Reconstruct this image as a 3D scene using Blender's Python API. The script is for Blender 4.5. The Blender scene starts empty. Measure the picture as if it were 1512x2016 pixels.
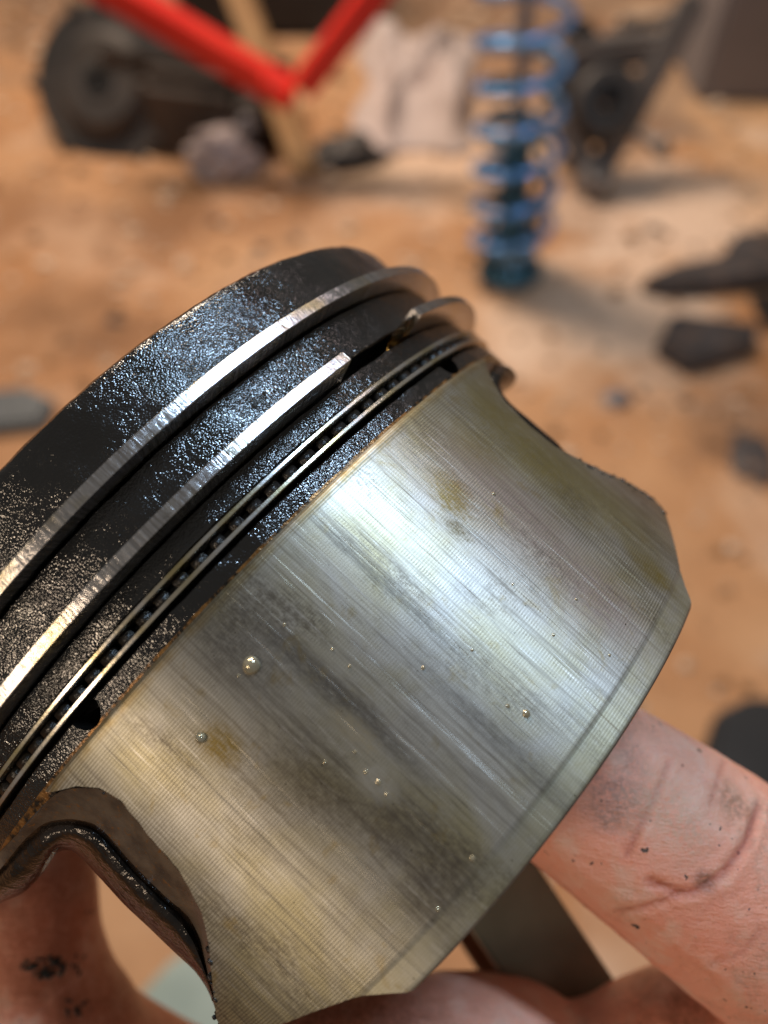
import bpy, bmesh, math, random
import numpy as np
from mathutils import Vector, Matrix, noise
from mathutils.bvhtree import BVHTree

random.seed(7)
rng = np.random.default_rng(7)
S = bpy.context.scene
COL = S.collection
RAD = math.radians
MM = 0.001

# ------------------------------------------------------------------ camera
CAM_H, PITCH = 0.92, 52.0
cam_data = bpy.data.cameras.new('camera')
cam = bpy.data.objects.new('camera', cam_data)
COL.objects.link(cam)
cam.location = (0, 0, CAM_H)
cam.rotation_euler = (RAD(90 - PITCH), 0, 0)
FPX = 1514.0                                   # focal length in pixels of a 1512 x 2016 frame
cam_data.sensor_fit = 'VERTICAL'
cam_data.sensor_height = 24.0
cam_data.lens = 24.0 * FPX / 2016.0
cam_data.clip_start = 0.002
cam_data.clip_end = 60
cam_data.dof.use_dof = True
cam_data.dof.focus_distance = 0.0625
cam_data.dof.aperture_fstop = (cam_data.lens * MM) / (1.95 * MM)
cam_data.dof.aperture_blades = 0
S.camera = cam
CM = Matrix.Translation(cam.location) @ cam.rotation_euler.to_matrix().to_4x4()
C3 = CM.to_3x3()

def cw(p):
    """point measured from the lens (x right, y down, z forward, in mm) -> world metres"""
    return CM @ Vector((p[0] * MM, -p[1] * MM, -p[2] * MM))
def cd(d):
    return (C3 @ Vector((d[0], -d[1], -d[2]))).normalized()
def ray(px, py):
    return cd(((px - 756) / FPX, (py - 1008) / FPX, 1.0))
def floor_at(px, py, z=0.0):
    d = ray(px, py); o = cam.location
    return o + d * ((z - o.z) / d.z)
def plane_at(px, py, Y):
    d = ray(px, py); o = cam.location
    return o + d * ((Y - o.y) / d.y)

# piston pose (solved from the ring arcs in the photograph)
AX = np.array([0.73504059, 0.67300334, -0.08235185])      # towards the skirt
CT = np.array([-13.94777408, 12.890717, 99.85575649])     # axis point at the skirt top
AX = AX / np.linalg.norm(AX)
foot = CT - AX * (CT @ AX)
NV = -foot / np.linalg.norm(foot)
SV = np.cross(AX, NV)
TH0 = RAD(-9.2)
XL = math.cos(TH0) * NV + math.sin(TH0) * SV
ZL = -AX
YL = np.cross(ZL, XL)
xw, yw, zw = cd(XL), cd(YL), cd(ZL)
# camera frame here has y down / z forward: keep the world frame right handed
if xw.cross(yw).dot(zw) < 0:
    yw = -yw
PM = Matrix((( xw.x, yw.x, zw.x, 0), (xw.y, yw.y, zw.y, 0), (xw.z, yw.z, zw.z, 0), (0, 0, 0, 1)))
PM = Matrix.Translation(cw(CT)) @ PM

def unproj(px, py, R=43.0):
    d = np.array([(px - 756) / FPX, (py - 1008) / FPX, 1.0]); d /= np.linalg.norm(d)
    o_ = -CT; dp = d - (d @ AX) * AX; op = o_ - (o_ @ AX) * AX
    A, B, C_ = dp @ dp, dp @ op, op @ op - R * R
    t = (-B - math.sqrt(max(B * B - A * C_, 0))) / A
    return t * d                                       # mm from the lens
PMI = PM.inverted()
def to_local(p): return PMI @ cw(p)
def uvof(px, py):
    p = to_local(unproj(px, py)); return math.atan2(p.y, p.x) * 43.0, p.z / MM

# ------------------------------------------------------------------ light
world = bpy.data.worlds.new('World'); S.world = world
world.use_nodes = True
wb = world.node_tree.nodes['Background']
wb.inputs['Color'].default_value = (1.0, 0.93, 0.84, 1)
wb.inputs['Strength'].default_value = 0.14

def pdir(theta, axial):
    t = RAD(theta); d = math.cos(t) * NV + math.sin(t) * SV
    e = RAD(axial)
    return cd(math.cos(e) * d - math.sin(e) * AX)     # axial > 0 : from the crown side

def lamp(name, theta, axial, dist, sx, sy, power, col):
    l = bpy.data.lights.new(name, 'AREA'); l.shape = 'RECTANGLE'
    l.size = sx; l.size_y = sy; l.energy = power; l.color = col
    o = bpy.data.objects.new(name, l); COL.objects.link(o)
    tgt = PM @ Vector((0.03, 0, -0.005))
    d = pdir(theta, axial)
    o.location = tgt + d * dist
    z = d; y = cd(AX); x = y.cross(z).normalized(); y = z.cross(x)
    o.rotation_euler = Matrix((x, y, z)).transposed().to_euler()
    return o
lamp('tube_lamp', -40.6, 18, 1.25, 0.08, 0.38, 9.5, (0.52, 0.74, 1.0))
lamp('work_lamp', 52, 12, 1.0, 0.10, 0.30, 2.6, (1.0, 0.77, 0.55))
lamp('side_lamp', -63, 17, 1.3, 0.08, 0.20, 0.55, (1.0, 0.80, 0.76))
l = bpy.data.lights.new('ceiling_lamp', 'AREA'); l.shape = 'RECTANGLE'; l.size = 1.2; l.size_y = 0.7
l.energy = 85; l.color = (1.0, 0.83, 0.66)
o = bpy.data.objects.new('ceiling_lamp', l); COL.objects.link(o)
o.location = (-0.9, 2.3, 2.6); o.rotation_euler = (RAD(-12), RAD(-14), 0)

S.view_settings.view_transform = 'Standard'
S.view_settings.look = 'None'
S.view_settings.exposure = 0.25
S.view_settings.gamma = 1.0
S.render.engine = 'CYCLES'
S.cycles.use_denoising = True
S.cycles.max_bounces = 8
S.cycles.sample_clamp_indirect = 6.0
S.cycles.sample_clamp_direct = 0.0

# ------------------------------------------------------------------ helpers
def obj(name, me, mats, parent=None, smooth=True):
    if isinstance(me, bmesh.types.BMesh):
        m = bpy.data.meshes.new(name); me.to_mesh(m); me.free(); me = m
    if not isinstance(mats, (list, tuple)): mats = [mats]
    for m in mats: me.materials.append(m)
    if smooth is True:
        me.polygons.foreach_set('use_smooth', [True] * len(me.polygons))
    o = bpy.data.objects.new(name, me); COL.objects.link(o)
    o.parent = parent
    return o
def empty(name, mat=None):
    o = bpy.data.objects.new(name, None); COL.objects.link(o)
    o.empty_display_size = 0.01
    if mat is not None: o.matrix_world = mat
    return o
def tag(o, label, cat, group=None, kind=None):
    o['label'] = label; o['category'] = cat
    if group: o['group'] = group
    if kind: o['kind'] = kind
    return o
def structure(o, label=None):
    o['kind'] = 'structure'
    if label: o['label'] = label
    return o
def pydata(name, V, F, uv=None, mi=None):
    me = bpy.data.meshes.new(name)
    me.from_pydata([tuple(v) for v in V], [], [tuple(f) for f in F])
    if uv is not None:
        lay = me.uv_layers.new(name='UVMap')
        vi = np.zeros(len(me.loops), dtype=np.int32); me.loops.foreach_get('vertex_index', vi)
        lay.data.foreach_set('uv', np.asarray(uv, dtype=np.float32)[vi].ravel())
    if mi is not None: me.polygons.foreach_set('material_index', mi)
    me.update()
    return me
def autosmooth(o, ang=35):
    bm = bmesh.new(); bm.from_mesh(o.data)
    for e in bm.edges:
        if len(e.link_faces) == 2 and e.calc_face_angle(0) > RAD(ang): e.smooth = False
    bm.to_mesh(o.data); bm.free()
    return o

class NT:
    """small helper for node materials"""
    def __init__(s, name):
        s.m = bpy.data.materials.new(name); s.m.use_nodes = True
        s.t = s.m.node_tree; s.b = s.t.nodes['Principled BSDF']
        s.out = s.t.nodes['Material Output']
    def n(s, kind, **kw):
        nd = s.t.nodes.new(kind)
        for k, v in kw.items():
            if k.startswith('_'):
                key = k[1:].replace('_', ' ')
                nd.inputs[key].default_value = v
            else: setattr(nd, k, v)
        return nd
    def l(s, a, b): s.t.links.new(a, b)
    def set(s, **kw):
        for k, v in kw.items():
            k = k.replace('_', ' ')
            if hasattr(v, 'is_linked') or isinstance(v, bpy.types.NodeSocket): s.l(v, s.b.inputs[k])
            else: s.b.inputs[k].default_value = (*v, 1) if isinstance(v, tuple) and len(v) == 3 and s.b.inputs[k].type == 'RGBA' else v
    def coord(s, which='Object', scale=(1, 1, 1), loc=(0, 0, 0), rot=(0, 0, 0)):
        c = s.n('ShaderNodeTexCoord'); mp = s.n('ShaderNodeMapping')
        mp.inputs['Scale'].default_value = scale; mp.inputs['Location'].default_value = loc
        mp.inputs['Rotation'].default_value = rot
        s.l(c.outputs[which], mp.inputs['Vector']); return mp.outputs[0]
    def noise(s, vec, scale, detail=3, rough=.5, dist=0.0):
        nd = s.n('ShaderNodeTexNoise'); nd.inputs['Scale'].default_value = scale
        nd.inputs['Detail'].default_value = detail; nd.inputs['Roughness'].default_value = rough
        nd.inputs['Distortion'].default_value = dist
        s.l(vec, nd.inputs['Vector']); return nd.outputs['Fac']
    def voro(s, vec, scale, feature='F1', rnd=1.0, smooth=None):
        nd = s.n('ShaderNodeTexVoronoi'); nd.feature = feature
        nd.inputs['Scale'].default_value = scale; nd.inputs['Randomness'].default_value = rnd
        if smooth is not None and feature == 'SMOOTH_F1': nd.inputs['Smoothness'].default_value = smooth
        s.l(vec, nd.inputs['Vector']); return nd.outputs['Distance']
    def ramp(s, fac, *stops):
        nd = s.n('ShaderNodeValToRGB'); cr = nd.color_ramp
        while len(cr.elements) < len(stops): cr.elements.new(0.5)
        for e, (p, c) in zip(cr.elements, stops):
            e.position = p; e.color = (c, c, c, 1) if isinstance(c, (int, float)) else (*c, 1)
        s.l(fac, nd.inputs[0]); return nd.outputs[0]
    def mix(s, fac, a, b, mode='MIX'):
        nd = s.n('ShaderNodeMix', data_type='RGBA', blend_type=mode)
        for sock, v in ((nd.inputs[0], fac), (nd.inputs[6], a), (nd.inputs[7], b)):
            if isinstance(v, bpy.types.NodeSocket): s.l(v, sock)
            elif isinstance(v, tuple): sock.default_value = (*v, 1)
            else: sock.default_value = v
        return nd.outputs[2]
    def math(s, op, a, b=None, c=None, clamp=False):
        nd = s.n('ShaderNodeMath', operation=op); nd.use_clamp = clamp
        for i, v in enumerate((a, b, c)):
            if v is None: continue
            if isinstance(v, bpy.types.NodeSocket): s.l(v, nd.inputs[i])
            else: nd.inputs[i].default_value = v
        return nd.outputs[0]
    def bump(s, h, strength=1.0, dist=0.0001, normal=None):
        nd = s.n('ShaderNodeBump'); nd.inputs['Strength'].default_value = strength
        nd.inputs['Distance'].default_value = dist
        s.l(h, nd.inputs['Height'])
        if normal is not None: s.l(normal, nd.inputs['Normal'])
        return nd.outputs[0]
    def sep(s, vec):
        nd = s.n('ShaderNodeSeparateXYZ'); s.l(vec, nd.inputs[0]); return nd.outputs

def band(t, x, lo, hi, soft):
    """1 between lo and hi, fading over soft"""
    a = t.n('ShaderNodeMapRange', interpolation_type='SMOOTHSTEP')
    a.inputs['From Min'].default_value = lo - soft; a.inputs['From Max'].default_value = lo + soft
    t.l(x, a.inputs['Value'])
    b = t.n('ShaderNodeMapRange', interpolation_type='SMOOTHSTEP')
    b.inputs['From Min'].default_value = hi + soft; b.inputs['From Max'].default_value = hi - soft
    t.l(x, b.inputs['Value'])
    return t.math('MULTIPLY', a.outputs[0], b.outputs[0])

# ------------------------------------------------------------------ materials
def mat_carbon():
    t = NT('wet_carbon')
    v = t.coord('UV')                                  # millimetres
    big = t.noise(v, 0.10, 3)
    grain = t.voro(v, 5.8, 'SMOOTH_F1', 1.0, 0.35)
    grain2 = t.voro(t.coord('UV', loc=(7, 3, 0)), 2.3, 'SMOOTH_F1', 1.0, 0.25)
    patch = t.ramp(t.noise(v, 0.45, 3, .6, .4), (0.36, 0.55), (0.60, 1.0))
    wet = t.ramp(t.noise(t.coord('UV', loc=(11, 5, 0)), 0.22, 3, .6), (.42, 0.), (.60, 1.))
    h = t.math('MULTIPLY', t.math('SUBTRACT', 1.0, t.math('ADD', grain, t.math('MULTIPLY', grain2, .8))), patch)
    t.set(Base_Color=t.mix(big, (0.004, 0.0035, 0.003), (0.009, 0.0075, 0.0065)),
          Roughness=t.mix(wet, (.20, .20, .20), (.12, .12, .12)),
          Specular_IOR_Level=.75, Normal=t.bump(h, 1.0, 0.00005))
    return t.m
def mat_groove():
    t = NT('groove_black'); v = t.coord('UV')
    t.set(Base_Color=(0.008, 0.007, 0.006), Roughness=0.4, Normal=t.bump(t.noise(v, 3, 3), .6, .0001))
    return t.m
def mat_steel():
    t = NT('ring_steel'); v = t.coord('UV')
    mp = t.coord('UV', (1.0, 0.05, 1.0))
    hatch = t.ramp(t.noise(mp, 2.6, 4, .75), (.30, 0.), (.70, 1.))
    st = t.ramp(t.noise(v, 0.16, 3, .6), (0.50, 0.0), (0.66, 1.0))
    c = t.mix(hatch, (0.30, 0.29, 0.29), (0.68, 0.665, 0.67))
    c = t.mix(t.math('MULTIPLY', st, .75), c, (0.44, 0.37, 0.19))
    dirt = t.ramp(t.noise(v, 0.9, 4, .7), (0.62, 0.0), (0.74, 1.0))
    c = t.mix(t.math('MULTIPLY', dirt, .5), c, (0.07, 0.055, 0.03))
    t.set(Base_Color=c, Metallic=1.0, Roughness=t.ramp(hatch, (0.2, 0.15), (0.8, 0.26)),
          Normal=t.bump(hatch, .35, 0.00006))
    return t.m
def mat_rail():
    t = NT('rail_steel'); v = t.coord('UV')
    c = t.mix(t.ramp(t.noise(v, .25, 3), (.4, 0.), (.65, 1.)), (0.62, 0.60, 0.58), (0.50, 0.42, 0.22))
    t.set(Base_Color=c, Metallic=1.0, Roughness=.26, Normal=t.bump(t.noise(v, 2.5, 3), .3, 0.00005))
    return t.m
STAINS = [
    (580, 1520, 3.0, 3.6, (0.12, 0.10, 0.07), .46, .8, 1.3), (690, 1590, 1.8, 3.4, (0.13, 0.11, 0.08), .4, .8, 1.4),
    (870, 1740, 2.8, 2.2, (0.14, 0.12, 0.10), .6, .6, 1.3), (800, 1640, 2.2, 3.2, (0.12, 0.10, 0.085), .5, .6, 1.2),
    (450, 1270, 2.0, 4.0, (0.15, 0.14, 0.125), .6, .8, .8), (620, 1330, .9, 7.0, (0.14, 0.13, 0.12), .5, .8, .6),
    (700, 1400, .6, 8.0, (0.13, 0.12, 0.11), .45, .8, .6), (980, 1450, .8, 7.0, (0.15, 0.14, 0.13), .45, .8, .8), (760, 1150, .5, 9.0, (0.15, 0.15, 0.14), .4, .8, .6),
    (893, 990, .8, 1.5, (0.20, 0.14, 0.04), .9, .9, 2.2), (900, 960, .7, 1.3, (0.18, 0.12, 0.03), .8, .9, 2.4), (897, 1040, .5, 1.2, (0.13, 0.10, 0.05), .75, .9, 2.2), (880, 960, 1.4, 1.8, (0.33, 0.26, 0.10), .6, .9, 1.0),
    (435, 1465, 1.3, 1.6, (0.24, 0.17, 0.03), .75, .7, .7), (940, 880, 2.0, 3.2, (0.30, 0.24, 0.08), .55, .8, 1.0),
    (1060, 900, 2.8, 6.0, (0.33, 0.28, 0.11), .75, .9, 1.0), (1180, 970, 2.4, 5.0, (0.36, 0.32, 0.16), .6, .9, 1.0), (960, 800, 2.4, 3.4, (0.32, 0.27, 0.11), .6, .9, 1.0), (1290, 1130, 1.1, 2.4, (0.26, 0.20, 0.05), .7, .8, .9),
    (1010, 990, 2.4, 7.0, (0.40, 0.33, 0.31), .6, .9, .8), (1180, 1180, 2.4, 4.0, (0.36, 0.29, 0.28), .6, .9, .8),
    (740, 1540, 1.0, 1.6, (0.60, 0.59, 0.54), .6, .5, 1.6), (700, 1440, .8, 2.0, (0.56, 0.50, 0.36), .6, .6, 1.4)]
def mat_skirt():
    t = NT('worn_aluminium'); v = t.coord('UV')            # u : mm round the skirt, v : mm along the axis
    xyz = t.sep(v); U, V = xyz[0], xyz[1]
    ax = t.coord('UV', (1.0, 0.035, 1.0))                  # stretched along the axis
    streak = t.noise(ax, 1.5, 6, .75)
    fine = t.noise(ax, 6.0, 3, .6)
    wob = t.noise(v, .22, 4, .6)
    blot = t.noise(v, 0.11, 4, .55, .6)
    # wear patch : inside the skirt face, uneven edge
    e1 = t.math('ADD', U, t.math('MULTIPLY', t.math('SUBTRACT', wob, .5), 9))
    wear = t.math('MULTIPLY', band(t, e1, -14, 12, 4.5), band(t, V, -27.4, -1.0, .25))
    wear = t.math('MULTIPLY', wear, t.ramp(streak, (.30, .35), (.52, 1.0)), clamp=True)
    # turning grooves
    w = t.n('ShaderNodeTexWave', wave_type='BANDS', bands_direction='Y', wave_profile='SIN')
    w.inputs['Scale'].default_value = 2 * math.pi / 20 / 0.25      # 0.25 mm pitch
    w.inputs['Distortion'].default_value = 0.25; w.inputs['Detail'].default_value = 1; w.inputs['Detail Scale'].default_value = .6
    t.l(v, w.inputs['Vector'])
    gam = t.math('MULTIPLY', t.math('SUBTRACT', 1.0, t.math('MULTIPLY', wear, .85)), t.ramp(t.noise(t.coord('UV', loc=(2, 9, 0)), .13, 3, .6), (.32, .45), (.62, 1.)))
    gam = t.math('MULTIPLY', gam, t.math('SUBTRACT', 1.0, t.math('MULTIPLY', band(t, V, -31, -27.4, .12), .65)))
    groove = t.math('MULTIPLY', w.outputs['Fac'], gam)
    # axial scratches
    sc = t.ramp(t.noise(t.coord('UV', (1.0, 0.012, 1)), 2.4, 4, .75), (.60, 0.), (.70, 1.))
    h = t.math('ADD', groove, t.math('MULTIPLY', t.math('MULTIPLY', fine, wear), .5))
    h = t.math('SUBTRACT', h, t.math('MULTIPLY', sc, .55))
    # colour
    jag0 = t.noise(v, 1.6, 6, .8)
    base = t.mix(t.ramp(blot, (.40, 0.), (.66, 1.)), (0.55, 0.54, 0.50), (0.48, 0.44, 0.29))
    base = t.mix(t.math('MULTIPLY', t.ramp(streak, (.49, 0.), (.60, 1.)), .52), base, (0.22, 0.20, 0.175))
    lines = t.math('ADD', t.noise(t.coord('UV', (1.0, 0.022, 1.0)), 3.6, 5, .85), t.math('MULTIPLY', t.math('SUBTRACT', jag0, .5), .22))
    base = t.mix(t.math('MULTIPLY', t.ramp(lines, (.56, 0.), (.62, 1.)), .42), base, (0.22, 0.205, 0.18))
    base = t.mix(t.math('MULTIPLY', t.ramp(lines, (.40, 1.), (.45, 0.)), .35), base, (0.72, 0.71, 0.68))
    base = t.mix(t.math('MULTIPLY', t.math('SUBTRACT', 1.0, w.outputs['Fac']), t.math('MULTIPLY', gam, .85)), base, (0.17, 0.15, 0.10))
    rag = t.ramp(t.noise(t.coord('UV', (1.0, .45, 1.0)), 3.2, 5, .8), (.44, 0.), (.56, 1.))
    dark = t.math('MULTIPLY', t.ramp(t.noise(t.coord('UV', (.16, .06, 1), (3.3, 1.7, 0)), 1.0, 3, .6), (.50, 0.), (.64, 1.)), rag)
    base = t.mix(t.math('MULTIPLY', dark, .60), base, (0.12, 0.10, 0.075))
    thin = t.noise(t.coord('UV', (1.0, .014, 1.0), (5, 2, 0)), 7.5, 2, .5)
    base = t.mix(t.math('MULTIPLY', t.math('MULTIPLY', t.ramp(thin, (.655, 0.), (.68, 1.)), t.ramp(wob, (.45, .1), (.6, 1.))), .85), base, (0.78, 0.77, 0.74))
    base = t.mix(t.math('MULTIPLY', t.math('MULTIPLY', t.ramp(thin, (.325, 1.), (.35, 0.)), t.ramp(blot, (.42, .1), (.58, 1.))), .85), base, (0.11, 0.10, 0.085))
    tail = t.math('MULTIPLY', band(t, V, -31, -27.5, .3), t.ramp(t.noise(v, .8, 5, .7), (.35, .3), (.6, 1.)))
    base = t.mix(t.math('MULTIPLY', tail, .5), base, (0.44, 0.41, 0.27))
    # stains, each with its own place and ragged shape
    def spot(px, py, ru, rv, soft=.5, jag=1.0):
        u0, v0 = uvof(px, py)
        du = t.math('DIVIDE', t.math('SUBTRACT', U, u0), ru); dv = t.math('DIVIDE', t.math('SUBTRACT', V, v0), rv)
        d = t.math('SQRT', t.math('ADD', t.math('MULTIPLY', du, du), t.math('MULTIPLY', dv, dv)))
        d = t.math('ADD', d, t.math('MULTIPLY', t.math('SUBTRACT', jagn, .5), 1.6 * jag))
        m = t.n('ShaderNodeMapRange', interpolation_type='SMOOTHSTEP'); m.inputs['From Min'].default_value = 1 + soft; m.inputs['From Max'].default_value = 1 - soft
        t.l(d, m.inputs['Value']); return m.outputs[0]
    jagn = t.math('ADD', t.math('MULTIPLY', t.noise(t.coord('UV', (1.0, .45, 1.0)), 2.6, 6, .85), 1.2), -.1)
    rag3 = t.ramp(t.noise(t.coord('UV', (1.0, .30, 1.0), (1, 8, 0)), 3.4, 6, .85), (.38, .28), (.56, 1.))
    for px, py, ru, rv, col, k, soft, jag in STAINS:
        base = t.mix(t.math('MULTIPLY', t.math('MULTIPLY', spot(px, py, ru, rv, soft, jag), rag3), min(1, k * 1.25)), base, col)
    # varnish stains
    vn = t.ramp(t.noise(v, .33, 5, .65, .5), (.60, 0.), (.74, 1.))
    base = t.mix(t.math('MULTIPLY', vn, .62), base, (0.30, 0.215, 0.055))
    top = t.math('MULTIPLY', band(t, V, -0.9, 1.5, .35), t.ramp(t.noise(v, .6, 4), (.35, .2), (.6, 1.)))
    base = t.mix(t.math('MULTIPLY', top, .55), base, (0.30, 0.21, 0.07))
    spk = t.ramp(t.noise(v, 3.2, 2, .5), (.735, 0.), (.76, 1.))
    base = t.mix(spk, base, (0.05, 0.04, 0.02))
    tg = t.n('ShaderNodeTangent', direction_type='UV_MAP'); tg.uv_map = 'UVMap'; t.l(tg.outputs[0], t.b.inputs['Tangent'])
    t.set(Base_Color=base, Metallic=0.95, Anisotropic=.62, Anisotropic_Rotation=.25,
          Roughness=t.ramp(t.math('ADD', t.math('MULTIPLY', wear, .25), t.math('MULTIPLY', wob, .75)), (.2, .53), (.8, .42)),
          Normal=t.bump(h, .75, 0.000022))
    return t.m
def mat_edge():
    t = NT('oily_cut_edge'); v = t.coord('Object', (1000, 1000, 1000))
    n = t.noise(v, .35, 4, .6); n2 = t.noise(v, 2.0, 4, .65)
    c = t.mix(t.ramp(n, (.35, 0.), (.62, 1.)), (0.060, 0.050, 0.044), (0.15, 0.125, 0.10))
    c = t.mix(t.ramp(n2, (.60, 0.), (.68, 1.)), c, (0.22, 0.10, 0.025))
    t.set(Base_Color=c, Metallic=0.35, Roughness=.30, Normal=t.bump(n2, .6, .0001))
    return t.m
def mat_casting():
    t = NT('oily_casting'); v = t.coord('Object', (1000, 1000, 1000))
    n = t.noise(v, .3, 4, .6); n2 = t.noise(v, 2.6, 4, .7)
    c = t.mix(t.ramp(n, (.40, 0.), (.66, 1.)), (0.006, 0.005, 0.004), (0.028, 0.016, 0.010))
    t.set(Base_Color=c, Metallic=0.25, Roughness=t.ramp(n2, (.3, .10), (.7, .26)), Normal=t.bump(t.noise(v, .9, 3, .6), .7, .0003))
    return t.m
def mat_inner():
    t = NT('inner_aluminium'); v = t.coord('Object', (1000, 1000, 1000))
    n = t.noise(v, .12, 4, .6); n2 = t.noise(v, 1.6, 4, .65)
    c = t.mix(n, (0.12, 0.115, 0.08), (0.25, 0.25, 0.20))
    t.set(Base_Color=c, Metallic=0.6, Roughness=.42, Normal=t.bump(n2, .4, .0001))
    return t.m
def mat_varnish():
    t = NT('brown_varnish'); v = t.coord('UV')
    n = t.ramp(t.noise(v, 1.1, 5, .65), (.40, 0.), (.60, 1.))
    t.set(Base_Color=t.mix(n, (0.012, 0.009, 0.006), (0.26, 0.12, 0.03)), Metallic=.5, Roughness=.3, Normal=t.bump(t.noise(v, 2.5, 3), .6, .00015))
    return t.m
def mat_crumb():
    t = NT('carbon_crumb'); v = t.coord('Object', (1000, 1000, 1000))
    t.set(Base_Color=(0.014, 0.012, 0.011), Roughness=.28, Normal=t.bump(t.noise(v, 3.5, 3), .8, .00015))
    return t.m
def mat_oil(name, col, rough=.03):
    t = NT(name)
    t.set(Base_Color=col, Transmission_Weight=1.0, Roughness=rough, IOR=1.47)
    return t.m
def mat_skin(spots=()):
    t = NT('skin'); v = t.coord('Object', (1000, 1000, 1000))
    big = t.noise(v, .055, 4, .55); mid = t.noise(v, .30, 4, .6); finen = t.noise(v, 2.4, 5, .65)
    c = t.mix(t.ramp(big, (.35, 0.), (.68, 1.)), (0.82, 0.40, 0.28), (0.82, 0.30, 0.19))
    c = t.mix(t.ramp(mid, (.48, 0.), (.72, .6)), c, (0.80, 0.56, 0.44))
    # ingrained grease
    pores = t.voro(v, 1.3)
    g = t.math('MULTIPLY', t.ramp(t.noise(v, .13, 5, .62, .5), (.52, 0.), (.66, 1.)), t.ramp(finen, (.40, 0.15), (.62, 1.)))
    c = t.mix(t.math('MULTIPLY', g, .38), c, (0.16, 0.085, 0.05))
    sp = t.ramp(t.noise(v, 1.15, 3, .55), (.695, 0.), (.715, 1.))
    c = t.mix(sp, c, (0.03, 0.02, 0.016))
    cr = t.n('ShaderNodeAttribute', attribute_name='crease')
    c = t.mix(t.math('MULTIPLY', cr.outputs['Fac'], .75), c, (0.40, 0.08, 0.045))
    for p, r_, col, k in spots:  # grease marks and painted shade, blended in alike
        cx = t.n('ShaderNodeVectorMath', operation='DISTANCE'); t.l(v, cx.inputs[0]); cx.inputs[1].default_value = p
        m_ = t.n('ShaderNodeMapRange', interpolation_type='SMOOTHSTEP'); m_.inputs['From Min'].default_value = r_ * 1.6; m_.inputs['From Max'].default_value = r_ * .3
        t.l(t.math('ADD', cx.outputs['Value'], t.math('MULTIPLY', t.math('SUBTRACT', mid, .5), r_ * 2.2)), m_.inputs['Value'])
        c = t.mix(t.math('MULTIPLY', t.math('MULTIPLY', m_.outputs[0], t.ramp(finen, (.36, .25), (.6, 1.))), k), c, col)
    wr = t.noise(t.coord('Object', (700, 3200, 1800), rot=(.3, .5, .6)), .55, 5, .7)
    wr2 = t.noise(t.coord('Object', (2600, 900, 1600), rot=(.2, .4, .3)), .6, 4, .7)
    fold = t.voro(t.coord('Object', (1000, 1700, 1300), rot=(.4, .3, .8)), 1.9, 'DISTANCE_TO_EDGE')
    h = t.math('ADD', t.math('MULTIPLY', wr, 1.2), t.math('MULTIPLY', wr2, .7))
    h = t.math('ADD', h, t.math('ADD', t.math('MULTIPLY', finen, .5), t.math('MULTIPLY', t.ramp(fold, (0., 0.), (.2, 1.)), .14)))
    t.set(Base_Color=c, Roughness=t.ramp(finen, (.3, .28), (.7, .44)), Specular_IOR_Level=.55,
          Subsurface_Weight=.22, Subsurface_Radius=(1.0, .35, .2), Subsurface_Scale=.0016,
          Normal=t.bump(h, .9, .00020))
    return t.m
def mat_plain(name, c1, c2, scale=6, metallic=0., rough=.5, bump=0.002, stain=None):
    t = NT(name); v = t.coord('Object')
    n = t.noise(v, scale, 4, .6)
    c = t.mix(t.ramp(n, (.34, 0.), (.66, 1.)), c1, c2)
    if stain: c = t.mix(t.ramp(t.noise(v, scale * 2.3, 4, .6), (.56, 0.), (.66, 1.)), c, stain)
    t.set(Base_Color=c, Metallic=metallic, Roughness=rough, Normal=t.bump(t.noise(v, scale * 6, 3), .5, bump))
    return t.m
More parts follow.
